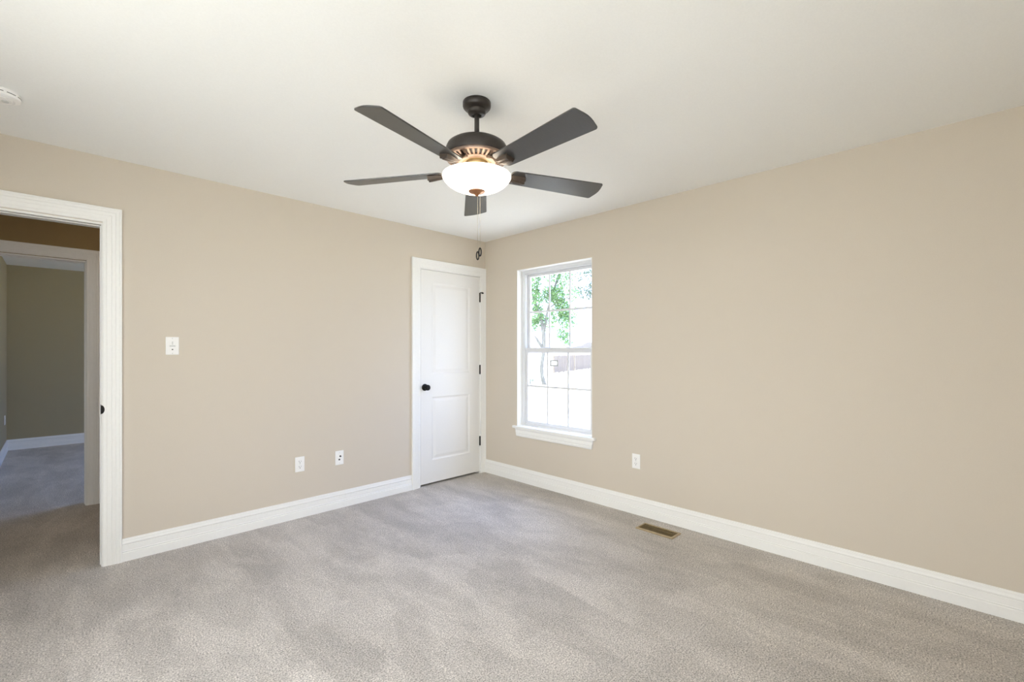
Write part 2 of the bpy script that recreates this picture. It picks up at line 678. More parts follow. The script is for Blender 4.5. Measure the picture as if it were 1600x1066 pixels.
# ------------------------------------------------------------------ baseboards
m = MB()
base_run(m, wA, D_R - 0.007 + 0.088, C_L - 0.005 - 0.088)
tag(m.build('baseboard_back', M['trim'], smooth=True, auto=25), 'white moulded baseboard along the wall between the doorway and the closet door', 'baseboard', kind='structure')
m = MB()
base_run(m, wB, YF, 0.0)
tag(m.build('baseboard_right', M['trim'], smooth=True, auto=25), 'white moulded baseboard along the long window wall', 'baseboard', kind='structure')
m = MB()
base_run(m, wF, XL, 0)
tag(m.build('baseboard_front', M['trim'], smooth=True, auto=25), 'white baseboard along the wall behind the viewer', 'baseboard', kind='structure')
m = MB()
base_run(m, wL, YF, -0.02)
tag(m.build('baseboard_left', M['trim'], smooth=True, auto=25), 'white baseboard along the plain left wall', 'baseboard', kind='structure')
m = MB()
base_run(m, lambda u, v, d: (u, FY1 - d, v), -3.68, 0)
tag(m.build('baseboard_far', M['trim'], smooth=True, auto=25), 'shaded white baseboard on the far wall of the second bedroom', 'baseboard', kind='structure')
m = MB()
base_run(m, lambda u, v, d: (-3.68 + d, u, v), HY1 + T, FY1)
tag(m.build('baseboard_far_left', M['trim'], smooth=True, auto=25), 'shaded white baseboard on the side wall of the second bedroom', 'baseboard', kind='structure')
m = MB()
base_run(m, wH, F_R + 0.1, -1.45)
tag(m.build('baseboard_hall', M['trim'], smooth=True, auto=25), 'white baseboard along the dim hall wall', 'baseboard', kind='structure')


# ------------------------------------------------------------------ doorways
def jamb_mb(w, uL, uR, zt, depth, th=0.013):
    """three boards lining an opening, between wall face 0 and -depth"""
    m = MB()

    def bx(a, b):
        m.box(w(*a), w(*b))
    e = 0.002
    bx((uL, 0, e), (uL + th, zt, -depth - e))
    bx((uR - th, 0, e), (uR, zt, -depth - e))
    bx((uL + th, zt - th, e), (uR - th, zt, -depth - e))
    return m


def stop_mb(w, uL, uR, zt, d0, d1, th=0.011):
    m = MB()
    m.box(w(uL, 0, d0), w(uL + th, zt - th, d1))
    m.box(w(uR - th, 0, d0), w(uR, zt - th, d1))
    m.box(w(uL, zt - th, d0), w(uR, zt, d1))
    return m


tr1 = casing(wA, D_L + 0.008, D_R - 0.007, D_T + 0.004).build('trim_1', M['trim'], smooth=True, auto=25)
tag(tr1, 'white fluted casing around the open doorway to the hall', 'door casing', kind='structure')
jamb_mb(wA, D_L, D_R, D_T, T, 0.012).build('jamb', M['trim'], tr1)
stop_mb(wA, D_L + 0.012, D_R - 0.012, D_T - 0.012, -0.040, -0.052, 0.0045).build('door_stop', M['trim'], tr1)
casing(lambda u, v, d: (u, HY0 + d, v), D_L + 0.008, D_R - 0.007, D_T + 0.004).build('hall_side_casing', M['trim'], tr1, smooth=True, auto=25)
# strike plate on the right jamb with its rounded lip
sm = MB()
sm.box((D_R - 0.0135, 0.004, 0.905), (D_R - 0.0118, 0.034, 0.962))
lip = []
for i in range(13):
    a = PI * i / 12
    lip.append((D_R - 0.0135 + 0.016 * math.sin(a), 0.934 + 0.026 * math.cos(a)))
sm.prism(lip, wA, 0.0025, 0.0115)
tag(sm.build('strike_plate', M['black'], tr1), 'black strike plate with rounded lip')

tr2 = casing(wH, F_L + 0.008, F_R + 0.0, F_T + 0.004).build('trim_2', M['trim'], smooth=True, auto=25)
tag(tr2, 'dim white casing of the second doorway across the hall', 'door casing', kind='structure')
jamb_mb(wH, F_L, F_R + 0.006, F_T, T, 0.012).build('jamb', M['trim'], tr2)
stop_mb(wH, F_L + 0.012, F_R - 0.006, F_T - 0.012, -0.05, -0.062, 0.0045).build('door_stop', M['trim'], tr2)

# ------------------------------------------------------------------ closet door
tr3 = casing(wA, C_L - 0.005, C_R + 0.004, C_T + 0.002, right_cut=-0.0005).build('trim_3', M['trim'], smooth=True, auto=25)
tag(tr3, 'white casing around the closed closet door in the corner', 'door casing', kind='structure')
jamb_mb(wA, C_L - 0.004, C_R + 0.003, C_T + 0.004, T, 0.009).build('jamb', M['trim'], tr3)
stop_mb(wA, C_L + 0.005, C_R - 0.006, C_T - 0.006, -0.042, -0.054).build('door_stop', M['trim'], tr3)

dL, dR, dB, dT = -0.8045, -0.0790, 0.021, 2.0535
dd = 0.000                                   # face of the slab
panels = [(-0.680, -0.210, 1.060, 1.940), (-0.680, -0.210, 0.235, 0.842)]
m = MB()
us = [dL, panels[0][0], panels[0][1], dR]
zs = [dB, 0.235, 0.842, 1.060, 1.940, dT]
for i in range(3):
    for j in range(5):
        if i == 1 and j in (1, 3):
            continue
        m.add([wA(us[i], zs[j], dd), wA(us[i + 1], zs[j], dd), wA(us[i + 1], zs[j + 1], dd), wA(us[i], zs[j + 1], dd)], [(0, 1, 2, 3)])
for (a, b, c0, d0) in panels:
    loops = [(0, 0), (0.004, -0.0015), (0.012, -0.0055), (0.020, -0.0065), (0.027, -0.0055), (0.045, -0.0015), (0.050, -0.0010)]
    vs, fs = [], []
    for ins, dep in loops:
        for (u, v) in ((a + ins, c0 + ins), (b - ins, c0 + ins), (b - ins, d0 - ins), (a + ins, d0 - ins)):
            vs.append(wA(u, v, dd + dep))
    for q in range(len(loops) - 1):
        for s in range(4):
            t_ = (s + 1) % 4
            fs.append((q * 4 + s, q * 4 + t_, q * 4 + 4 + t_, q * 4 + 4 + s))
    q = (len(loops) - 1) * 4
    fs.append((q, q + 1, q + 2, q + 3))
    m.add(vs, fs)
th = 0.035
m.add([wA(dL, dB, dd), wA(dR, dB, dd), wA(dR, dT, dd), wA(dL, dT, dd), wA(dL, dB, dd - th), wA(dR, dB, dd - th), wA(dR, dT, dd - th), wA(dL, dT, dd - th)],
      [(0, 4, 5, 1), (1, 5, 6, 2), (2, 6, 7, 3), (3, 7, 4, 0), (4, 7, 6, 5)])
door = m.build('door_1', M['door'])
tag(door, 'white two panel closet door closed in the room corner', 'door', kind='structure')

# knob: rosette, neck and round knob along the face normal
ka = Matrix.Rotation(PI / 2, 3, 'X')           # +z of the lathe turns to -y
kb = MB()
kb.lathe([(0.0, 0.0), (0.033, 0.0), (0.033, 0.004), (0.030, 0.008), (0.016, 0.010), (0.012, 0.014), (0.012, 0.030), (0.018, 0.034), (0.025, 0.040),
          (0.0275, 0.048), (0.0265, 0.055), (0.021, 0.060), (0.010, 0.0625), (0.0, 0.063)], 32, (-0.7600, -dd, 0.938), mat=ka)
kb.build('knob', M['black'], door, smooth=True, auto=40)
MB().box((dL - 0.0005, 0.001, 0.918), (dL + 0.0012, -0.0012, 0.958)).build('latch', M['plastic_grey'], door)
for k, z in enumerate((1.8425, 1.0865, 0.338)):
    h = MB()
    h.tube([(-0.0762, -0.0065, z - 0.046), (-0.0762, -0.0065, z + 0.046)], 0.0075, 14)
    h.tube([(-0.0762, -0.0065, z - 0.049), (-0.0762, -0.0065, z - 0.046)], 0.0045, 12)
    h.tube([(-0.0762, -0.0065, z + 0.046), (-0.0762, -0.0065, z + 0.050)], 0.0075, 12)
    hg = h.build('hinge', M['black'], door, smooth=True, auto=40)
    if k == 0:
        s = MB()
        s.tube([(-0.0762, -0.0065, z + 0.051), (-0.068, -0.012, z + 0.053), (-0.052, -0.026, z + 0.050), (-0.046, -0.031, z + 0.047)], 0.0045, 10)
        s.tube([(-0.062, -0.017, z + 0.052), (-0.046, -0.031, z + 0.046)], [0.010, 0.006], 12)
        tag(s.build('hinge_pin_stop', M['black'], hg, smooth=True, auto=40), 'small black hinge pin door stop')

# ------------------------------------------------------------------ window in the right wall
# structure: window_1 > frame, upper and lower sash, panes, sill, apron
def rect_frame(m, w, u0, u1, z0, z1, wu, wz0, wz1, d0, d1):
    m.box(w(u0, z0, d0), w(u0 + wu, z1, d1))
    m.box(w(u1 - wu, z0, d0), w(u1, z1, d1))
    m.box(w(u0 + wu, z0, d0), w(u1 - wu, z0 + wz0, d1))
    m.box(w(u0 + wu, z1 - wz1, d0), w(u1 - wu, z1, d1))


win = empty('window_1', (0.07, (W_L + W_R) / 2, W_B))
tag(win, 'white double hung window with grilles and a view of a tree', 'window', kind='structure')


def under(o, p):
    """parent while keeping the world coordinates of the mesh"""
    bpy.context.view_layer.update()
    o.parent = p
    o.matrix_parent_inverse = p.matrix_world.inverted()
    return o


m = MB()                                       # white reveal boards lining the drywall opening
m.box(wB(W_L - 0.0, W_B, 0.0), wB(W_L + 0.004, W_T, -0.068))
m.box(wB(W_R - 0.004, W_B, 0.0), wB(W_R, W_T, -0.068))
m.box(wB(W_L + 0.004, W_T - 0.004, 0.0), wB(W_R - 0.004, W_T, -0.068))
under(m.build('reveal', M['trim']), win)
m = MB()
rect_frame(m, wB, W_L, W_R, W_B, W_T, 0.042, 0.014, 0.034, -0.068, -0.138)
rect_frame(m, wB, W_L + 0.042, W_R - 0.042, W_B + 0.014, W_T - 0.034, 0.006, 0.004, 0.008, -0.074, -0.132)
under(m.build('frame', M['vinyl'], bevel=0.002), win)
gl, gr = W_L + 0.048, W_R - 0.048
m = MB()                                       # upper sash sits further out
rect_frame(m, wB, gl, gr, 1.285, W_T - 0.042, 0.030, 0.030, 0.026, -0.106, -0.130)
us_ = under(m.build('upper_sash', M['vinyl'], bevel=0.002), win)
m = MB()
rect_frame(m, wB, gl, gr, 0.563, 1.312, 0.026, 0.030, 0.045, -0.078, -0.102)
m.box(wB(gl, 1.294, -0.070), wB(gr, 1.312, -0.080))
m.box(wB(gl + 0.03, 1.262, -0.0775), wB(gr - 0.03, 1.2665, -0.074))
ls_ = under(m.build('lower_sash', M['vinyl'], bevel=0.002), win)


def grille(u0, u1, z0, z1, zm, d):
    m = MB()
    for k in (1, 2):
        u = u0 + (u1 - u0) * k / 3
        m.box(wB(u - 0.0095, z0, d), wB(u + 0.0095, z1, d - 0.006))
    e = [u0] + [u0 + (u1 - u0) * k / 3 + t_ for k in (1, 2) for t_ in (-0.0095, 0.0095)] + [u1]
    for k in (0, 2, 4):
        m.box(wB(e[k], zm - 0.0095, d), wB(e[k + 1], zm + 0.0095, d - 0.006))
    return m


under(grille(gl + 0.03, gr - 0.03, 1.315, W_T - 0.068, 1.666, -0.112).build('grille', M['vinyl']), us_)
under(grille(gl + 0.026, gr - 0.026, 0.593, 1.267, 0.938, -0.084).build('grille', M['vinyl']), ls_)
under(MB().box(wB(gl + 0.028, 1.313, -0.119), wB(gr - 0.028, W_T - 0.066, -0.122)).build('pane', M['glass']), us_)
under(MB().box(wB(gl + 0.024, 0.591, -0.091), wB(gr - 0.024, 1.269, -0.094)).build('pane', M['glass']), ls_)
m = MB()
for u in (-0.80, -1.05):
    m.box(wB(u - 0.02, 1.3125, -0.076), wB(u + 0.02, 1.318, -0.098))
under(m.build('sash_lock', M['vinyl'], bevel=0.002), ls_)
m = MB()
m.prism([(W_L, -0.068), (W_L, 0.0), (-1.412, 0.0), (-1.412, 0.027), (-1.408, 0.031), (-0.441, 0.031), (-0.437, 0.027), (-0.437, 0.0), (W_R, 0.0), (W_R, -0.068)],
        lambda u, q, z: wB(u, z, q), 0.522, 0.545)
under(m.build('window_sill', M['trim'], bevel=0.004), win)
m = MB()
ap = [(0.522, 0.0), (0.522, 0.020), (0.512, 0.019), (0.506, 0.0145), (0.499, 0.0165), (0.475, 0.0185), (0.470, 0.0155), (0.466, 0.018), (0.452, 0.018), (0.444, 0.013), (0.444, 0.0)]
vs, fs = [], []
k = len(ap)
for e in (0, 1):
    for z, d in ap:
        tp = (0.522 - z) * 0.22
        vs.append(wB([-1.392 + tp, -0.466 - tp][e], z, d))
fs = [(q, q + 1, k + q + 1, k + q) for q in range(k - 1)] + [tuple(range(k)), tuple(reversed(range(k, 2 * k)))]
m.add(vs, fs)
under(m.build('apron', M['trim'], smooth=True, auto=25), win)


# windows added for light behind and beside the viewer, and the far bedroom's own
def plain_window(name, w, u0, u1, z0, z1, n, label, loc):
    root = empty(name, loc)
    tag(root, label, 'window', kind='structure')
    m = MB()
    rect_frame(m, w, u0, u1, z0, z1, 0.05, 0.05, 0.05, -0.05, -0.11)
    for k in range(1, n):
        u = u0 + (u1 - u0) * k / n
        m.box(w(u - 0.03, z0 + 0.05, -0.05), w(u + 0.03, z1 - 0.05, -0.11))
    under(m.build('frame', M['vinyl']), root)
    under(MB().box(w(u0 + 0.04, z0 + 0.04, -0.082), w(u1 - 0.04, z1 - 0.04, -0.086)).build('pane', M['glass']), root)
    m = MB()
    m.box(w(u0, z0 - 0.02, 0.03), w(u1, z0 + 0.004, -0.05))
    under(m.build('window_sill', M['trim']), root)
    return root


plain_window('window_2_added', wF, BWL, BWR, BWB, BWT, 1, 'tall white window added for light in the unseen wall behind the viewer', (-3.35, YF, BWB))
plain_window('window_4_added', wL, LWL, LWR, LWB, LWT, 3, 'wide white window added for light in the unseen left wall beside the viewer', (XL, -2.7, LWB))
plain_window('window_3', wB, FWL, FWR, FWB, FWT, 2, 'white window lighting the second bedroom', (0, 2.95, FWB))

# ================================================================== ceiling fan
AX = Vector((-1.8417, -2.0213, 0))
fan = empty('ceiling_fan', (AX.x, AX.y, H))
tag(fan, 'dark bronze five blade ceiling fan with a lit frosted bowl light', 'ceiling fan')
Z = lambda z: z - H                                             # heights below the ceiling

MB().lathe([(0.0, Z(2.4395)), (0.064, Z(2.4395)), (0.0655, Z(2.436)), (0.0655, Z(2.421)), (0.064, Z(2.416)), (0.058, Z(2.409)), (0.047, Z(2.404)), (0.0425, Z(2.400)),
            (0.042, Z(2.391)), (0.039, Z(2.385)), (0.030, Z(2.380)), (0.022, Z(2.379)), (0.020, Z(2.384)), (0.0, Z(2.384))], 56).build('canopy', M['bronze'], fan, smooth=True, auto=35)
MB().lathe([(0.0115, Z(2.386)), (0.0115, Z(2.262)), (0.020, Z(2.260)), (0.022, Z(2.250)), (0.022, Z(2.245))], 24).build('downrod', M['bronze'], fan, smooth=True, auto=35)
motor = MB().lathe([(0.0, Z(2.2555)), (0.060, Z(2.255)), (0.100, Z(2.252)), (0.122, Z(2.246)), (0.136, Z(2.236)), (0.1425, Z(2.222)), (0.143, Z(2.214)), (0.143, Z(2.186)),
                    (0.1415, Z(2.182)), (0.138, Z(2.180)), (0.132, Z(2.180))], 72, cap1=False).build('motor_housing', M['bronze'], fan, smooth=True, auto=40)
MB().lathe([(0.1300, Z(2.1785)), (0.086, Z(2.1665)), (0.084, Z(2.1600))], 72, cap0=False, cap1=False).build('slot_backing', M['slot'], motor, smooth=True, auto=35)
ring = MB()
ring.lathe([(0.141, Z(2.181)), (0.1425, Z(2.176)), (0.1405, Z(2.171)), (0.136, Z(2.168)), (0.130, Z(2.169)), (0.127, Z(2.173)), (0.127, Z(2.178))], 72, cap0=False, cap1=False)
ring.lathe([(0.090, Z(2.1670)), (0.091, Z(2.1610)), (0.088, Z(2.1570)), (0.082, Z(2.1545)), (0.070, Z(2.1540)), (0.066, Z(2.1570))], 72, cap0=False, cap1=False)
for i in range(34):                                             # raised ribs between the vent slots
    a = 2 * PI * i / 34
    ca, sa = math.cos(a), math.sin(a)
    pts = []
    for r, z, hw in ((0.087, 2.1600, 0.0030), (0.100, 2.1600, 0.0040), (0.115, 2.1640, 0.0052), (0.129, 2.1700, 0.0050)):
        for s in (-1, 1):
            pts.append((r * ca - s * hw * sa, r * sa + s * hw * ca, Z(z)))
        for s in (1, -1):
            pts.append((r * ca - s * hw * sa, r * sa + s * hw * ca, Z(z) + 0.012))
    fs = []
    for q in range(3):
        for s in range(4):
            t_ = (s + 1) % 4
            fs.append((q * 4 + s, q * 4 + t_, q * 4 + 4 + t_, q * 4 + 4 + s))
    fs += [(0, 1, 2, 3), (15, 14, 13, 12)]
    ring.add(pts, fs)
tag(ring.build('vent_ring', M['bronze_bowl_lit'], motor, smooth=True, auto=30), 'ribbed bronze ring under the motor, bowl light in its colour')
# the fitter between motor and bowl with its brass neck
MB().lathe([(0.080, Z(2.1600)), (0.066, Z(2.1590)), (0.054, Z(2.1560)), (0.054, Z(2.150)), (0.050, Z(2.143)), (0.036, Z(2.139)), (0.034, Z(2.125)), (0.040, Z(2.120)), (0.046, Z(2.112)), (0.046, Z(2.104)),
            (0.014, Z(2.100)), (0.006, Z(2.098)), (0.006, Z(2.024)), (0.0, Z(2.024))], 40, cap0=True).build('light_fitter', M['brass'], fan, smooth=True, auto=35)

# blades
RB0, RB1 = 0.165, 0.668


def blade_outline():
    pts = []
    w0, w1 = 0.052, 0.069

    def arc(cx, cy, r, a0, a1, n=6):
        for i in range(n + 1):
            a = math.radians(a0 + (a1 - a0) * i / n)
            pts.append((cx + r * math.cos(a), cy + r * math.sin(a)))
    # root, rounded
    arc(RB0 + 0.022, -w0 + 0.022, 0.022, 180, 270)
    # tip: slightly skewed curve with rounded corners
    arc(RB1 - 0.024, -w1 + 0.013, 0.013, 270, 352)
    for i in range(1, 8):
        t_ = i / 8
        y = -w1 + 0.013 + (2 * w1 - 0.026) * t_
        pts.append((RB1 - 0.0113 + 0.0113 * math.sin(PI * t_), y))
    arc(RB1 - 0.024, w1 - 0.013, 0.013, 8, 90)
    arc(RB0 + 0.022, w0 - 0.022, 0.022, 90, 180)
    return pts


BO = blade_outline()
PITCH = math.radians(-12.0)
ZB = 2.114


def blade_parts(ang):
    Rz = Matrix.Rotation(math.radians(ang), 4, 'Z')
    Rp = Matrix.Rotation(PITCH, 4, 'X')
    base = Matrix.Translation((0, 0, Z(ZB)))
    X = Rz @ base @ Rp

    def bl(u, v, d):
        return tuple(X @ Vector((u, v, d)))
    b = MB().prism(BO, bl, 0.0, 0.006).build('blade', M['blade'], fan, bevel=0.0015)
    # bracket (blade iron): channel under the blade narrowing to an arm that climbs to the motor
    a = MB()
    st = [(0.078, 0.046, 0.014, 0.010), (0.100, 0.043, 0.0145, 0.010), (0.125, 0.026, 0.017, 0.011), (0.150, 0.006, 0.020, 0.011),
          (0.175, -0.0065, 0.023, 0.013), (0.205, -0.0085, 0.026, 0.017), (0.236, -0.010, 0.0265, 0.020), (0.240, -0.010, 0.026, 0.020)]
    vs, fs = [], []
    for r, zc, hw, tk in st:
        tw = 0 if r < 0.12 else 1
        for (dy, dz) in ((-hw, tk / 2), (-hw * 0.72, -tk / 2), (hw * 0.72, -tk / 2), (hw, tk / 2)):
            p = Vector((r, dy, zc + dz))
            q = (Rz @ base @ Rp @ p) if tw else (Rz @ base @ p)
            vs.append(tuple(q))
    for q in range(len(st) - 1):
        for s in range(4):
            t_ = (s + 1) % 4
            fs.append((q * 4 + s, q * 4 + t_, q * 4 + 4 + t_, q * 4 + 4 + s))
    fs += [(0, 1, 2, 3), tuple(range(len(vs) - 1, len(vs) - 5, -1))]
    a.add(vs, fs)
    # raised centre rib
    vs, fs = [], []
    for r, zc, hw, tk in st[2:]:
        for (dy, dz) in ((-0.007, -tk / 2 + 0.002), (-0.004, -tk / 2 - 0.005), (0.004, -tk / 2 - 0.005), (0.007, -tk / 2 + 0.002)):
            vs.append(tuple(Rz @ base @ Rp @ Vector((r, dy, zc + dz))))
    n_ = len(st) - 2
    for q in range(n_ - 1):
        for s in range(4):
            t_ = (s + 1) % 4
            fs.append((q * 4 + s, q * 4 + t_, q * 4 + 4 + t_, q * 4 + 4 + s))
    fs += [(0, 1, 2, 3), tuple(range(len(vs) - 1, len(vs) - 5, -1))]
    a.add(vs, fs)
    tag(a.build('blade_bracket', M['bronze_mid'], b, bevel=0.0015), 'brushed bronze bracket holding the blade')
    return b


for k in range(5):
    blade_parts(-165.8 + 72 * k)

# glass bowl with an open top
prof = [(0.1590, Z(2.0975)), (0.1600, Z(2.093)), (0.1585, Z(2.087)), (0.151, Z(2.075)), (0.137, Z(2.0605)), (0.117, Z(2.047)), (0.092, Z(2.036)), (0.062, Z(2.0285)),
        (0.034, Z(2.0250)), (0.007, Z(2.0245)),
        (0.007, Z(2.029)), (0.034, Z(2.0295)), (0.061, Z(2.033)), (0.090, Z(2.0405)), (0.114, Z(2.0515)), (0.133, Z(2.0645)), (0.147, Z(2.078)), (0.1545, Z(2.089)), (0.1555, Z(2.0975)), (0.1590, Z(2.0975))]
tag(MB().lathe(prof, 64, cap0=False, cap1=False).build('light_bowl', M['bowl'], fan, smooth=True, auto=50), 'frosted glass bowl glowing warm white')
MB().lathe([(0.0, Z(2.032)), (0.034, Z(2.0300)), (0.0395, Z(2.0265)), (0.037, Z(2.022)), (0.020, Z(2.016)), (0.011, Z(2.012)), (0.0075, Z(2.006)), (0.004, Z(2.002)), (0.0, Z(2.0015))],
           32).build('finial', M['copper'], fan, smooth=True, auto=40)

rt = Vector((0.70811, -0.70610, 0))
for (off, zt_, ztop, dz) in ((0.004, 1.744, 2.006, 0.0), (0.0150, 1.761, 2.013, 0.004)):
    p = rt * off
    ch = MB()
    z = ztop
    ch.tube([(p.x, p.y, Z(ztop)), (p.x, p.y, Z(zt_))], 0.0007, 8)
    while z > zt_:
        ch.lathe([(0.0004, z - H), (0.0013, z - H - 0.0010), (0.0013, z - H - 0.0022), (0.0004, z - H - 0.0036)], 6, (p.x, p.y, 0))
        z -= 0.0052
    cho = ch.build('pull_chain', M['chain'], fan, smooth=True)
    loop = []
    for i in range(20):
        a = 2 * PI * i / 20
        q = p + rt * (0.0052 * math.cos(a))
        loop.append((q.x, q.y, Z(zt_) - 0.018 + 0.0185 * math.sin(a)))
    tag(MB().tube(loop, 0.0030, 10, closed=True).build('pull_ring', M['black'], cho, smooth=True), 'black oval pull ring')

# ================================================================== unseen lamp added to brighten the hall
hl = empty('hall_fill_light', (-2.2, 0.83, H))
tag(hl, 'unseen warm fill light added on the hall ceiling beyond the doorway', 'ceiling light')
MB().lathe([(0.0, 0.0), (0.12, 0.0), (0.125, -0.012), (0.118, -0.022), (0.0, -0.022)], 40).build('base', M['bronze'], hl, smooth=True, auto=35)
MB().lathe([(0.112, -0.021), (0.108, -0.045), (0.09, -0.066), (0.055, -0.082), (0.0, -0.088)], 40, cap0=True).build('fill_glow_shade', M['hall_fill_glow'], hl, smooth=True, auto=60)

# ================================================================== smoke detector
sd = empty('smoke_detector', (-3.410, -0.587, H))
tag(sd, 'round white smoke detector on the ceiling above the doorway', 'smoke detector')
MB().lathe([(0.0, 0.0), (0.062, 0.0), (0.063, -0.004), (0.063, -0.010), (0.0, -0.010)], 48).build('mounting_base', M['plastic'], sd, smooth=True, auto=35)
MB().lathe([(0.060, -0.009), (0.068, -0.012), (0.068, -0.024), (0.066, -0.029), (0.058, -0.033), (0.048, -0.035), (0.046, -0.031), (0.042, -0.031), (0.040, -0.037), (0.0, -0.038)],
           48).build('cover', M['plastic'], sd, smooth=True, auto=30)
g = MB()
for i in range(10):
    a0, a1 = 2 * PI * (i + 0.12) / 10, 2 * PI * (i + 0.88) / 10
    vs = []
    n_ = 5
    for q in range(n_):
        a = a0 + (a1 - a0) * q / (n_ - 1)
        for r, z in ((0.0685, -0.0155), (0.0685, -0.0185), (0.066, -0.0185), (0.066, -0.0155)):
            vs.append((r * math.cos(a), r * math.sin(a), z))
    fs = []
    for q in range(n_ - 1):
        for s in range(4):
            t_ = (s + 1) % 4
            fs.append((q * 4 + s, q * 4 + t_, q * 4 + 4 + t_, q * 4 + 4 + s))
    fs += [(0, 1, 2, 3), tuple(range(len(vs) - 1, len(vs) - 5, -1))]
    g.add(vs, fs)
g.build('vent_slot', M['slot'], sd)
MB().lathe([(0.0, -0.037), (0.012, -0.037), (0.012, -0.0405), (0.010, -0.0415), (0.0, -0.0415)], 24, (0.018, 0.0, 0)).build('test_button', M['plastic_grey'], sd, smooth=True, auto=35)


# ================================================================== switch and outlets (local frame: x along, z up, -y out of the wall)
def plate(root, w2=0.035, h2=0.0575):
    return MB().box((-w2, 0.0, -h2), (w2, -0.006, h2)).build('cover_plate', M['plastic'], root, bevel=0.003)


sw = empty('light_switch', (-2.698, 0.0, 1.315))
tag(sw, 'white wall switch plate beside the open doorway', 'light switch')
plate(sw)
MB().box((-0.0175, -0.005, -0.034), (0.0175, -0.0075, 0.034)).build('control_body', M['plastic'], sw, bevel=0.001)
MB().box((-0.003, -0.007, 0.008), (0.003, -0.0095, 0.028)).build('slide_lever', M['plastic_grey'], sw, bevel=0.001)
MB().box((-0.0155, -0.007, -0.006), (0.0155, -0.0105, 0.004)).build('paddle', M['plastic_grey'], sw, bevel=0.001)
MB().box((-0.004, -0.007, -0.027), (0.004, -0.009, -0.020)).build('indicator', M['slot'], sw)


def screw(root, x, z, r=0.003):
    MB().lathe([(0.0, 0.0), (r, 0.0), (r, 0.001), (r * 0.6, 0.0016), (0.0, 0.0016)], 12, (x, -0.006, z), mat=Matrix.Rotation(PI / 2, 3, 'X')).build('screw', M['plastic_grey'], root, smooth=True, auto=40)


screw(sw, 0, 0.048)
screw(sw, 0, -0.048)


def outlet(loc, rz):
    root = empty('wall_outlet', loc, rz)
    plate(root)
    for s in (1, -1):
        z = 0.0195 * s
        o = []
        for i in range(24):
            a = 2 * PI * i / 24
            o.append((max(-0.0172, min(0.0172, 0.0195 * math.cos(a))), z + 0.0145 * math.sin(a)))
        MBF = MB().prism(o, lambda u, v, d: (u, -d, v), 0.0055, 0.0085)
        rc = MBF.build('receptacle', M['plastic'], root, bevel=0.0008)
        sl = MB()
        sl.box((-0.0085, -0.0083, z - 0.001), (-0.0060, -0.0089, z + 0.0085))
        sl.box((0.0060, -0.0083, z - 0.000), (0.0082, -0.0089, z + 0.0075))
        sl.prism([(0.0033 * math.cos(2 * PI * i / 12), z - 0.0075 + 0.0033 * math.sin(2 * PI * i / 12)) for i in range(12)], lambda u, v, d: (u, -d, v), 0.0083, 0.0089)
        sl.build('slot', M['slot'], rc)
    screw(root, 0, 0.0)
    return root


OG = 'white duplex wall outlets'
o1 = outlet((-1.9025, 0.0, 0.4105), 0)
tag(o1, 'white duplex outlet on the door wall, left of the cable jack plate', 'outlet', OG)
o3 = copy_tree(o1)
o3.location = (0.0, -1.791, 0.416)
o3.rotation_euler = (0, 0, -PI / 2)
tag(o3, 'white duplex outlet low on the window wall above the floor register', 'outlet', OG)
o4 = copy_tree(o1)
o4.location = (-3.68, 4.77, 0.427)
o4.rotation_euler = (0, 0, PI / 2)
tag(o4, 'pale outlet on the side wall of the second bedroom, seen through the doorway', 'outlet', OG)

jk = empty('jack_plate', (-1.590, 0.0, 0.4095))
tag(jk, 'white cable and phone jack plate nearest the closet door', 'jack plate')
plate(jk)
y90 = Matrix.Rotation(PI / 2, 3, 'X')
MB().lathe([(0.0, 0.005), (0.0075, 0.005), (0.0075, 0.008), (0.0048, 0.009), (0.0048, 0.017), (0.0, 0.017)], 18, (0.006, 0, 0.012), mat=y90).build('coax_jack', M['slot'], jk, smooth=True, auto=35)
MB().box((-0.0085, -0.0055, -0.020), (0.0045, -0.0075, -0.008)).build('phone_jack', M['slot'], jk)
screw(jk, 0, 0.042)
screw(jk, 0, -0.042)

# ================================================================== floor register
vr = empty('floor_register', (-0.198, -2.075, 0.0))
tag(vr, 'gold brown metal floor register in the carpet along the window wall', 'floor vent')
m = MB()
wx, wy = 0.0665, 0.1405
prof = [(0.0, 0.0), (0.0, 0.004), (0.004, 0.0085), (0.0135, 0.0095), (0.0155, 0.006), (0.0155, 0.0)]
vs, fs = [], []
k = len(prof)
for (sx_, sy_) in ((-1, -1), (1, -1), (1, 1), (-1, 1)):
    for o, z in prof:
        vs.append((sx_ * (wx - o), sy_ * (wy - o), z))
for s in range(4):
    t_ = (s + 1) % 4
    for q in range(k - 1):
        fs.append((s * k + q, s * k + q + 1, t_ * k + q + 1, t_ * k + q))
m.add(vs, fs)
m.build('frame', M['vent'], vr, smooth=True, auto=30)
MB().box((-wx + 0.012, -wy + 0.012, 0.0008), (wx - 0.012, wy - 0.012, 0.0022)).build('duct_opening', M['slot'], vr)
for i in range(20):
    y = -wy + 0.021 + i * (2 * wy - 0.042) / 19
    lv = MB()
    lv.add([(-wx + 0.014, y - 0.0022, 0.0022), (wx - 0.014, y - 0.0022, 0.0022), (wx - 0.014, y + 0.0022, 0.0072), (-wx + 0.014, y + 0.0022, 0.0072),
            (-wx + 0.014, y - 0.0010, 0.0018), (wx - 0.014, y - 0.0010, 0.0018), (wx - 0.014, y + 0.0034, 0.0068), (-wx + 0.014, y + 0.0034, 0.0068)],
           [(0, 1, 2, 3), (7, 6, 5, 4), (0, 4, 5, 1), (1, 5, 6, 2), (2, 6, 7, 3), (3, 7, 4, 0)])
    lv.build('louver', M['louver'], vr)
m = MB().box((-0.0025, -wy + 0.014, 0.0065), (0.0025, wy - 0.014, 0.0085)).build('center_bar', M['louver'], vr)

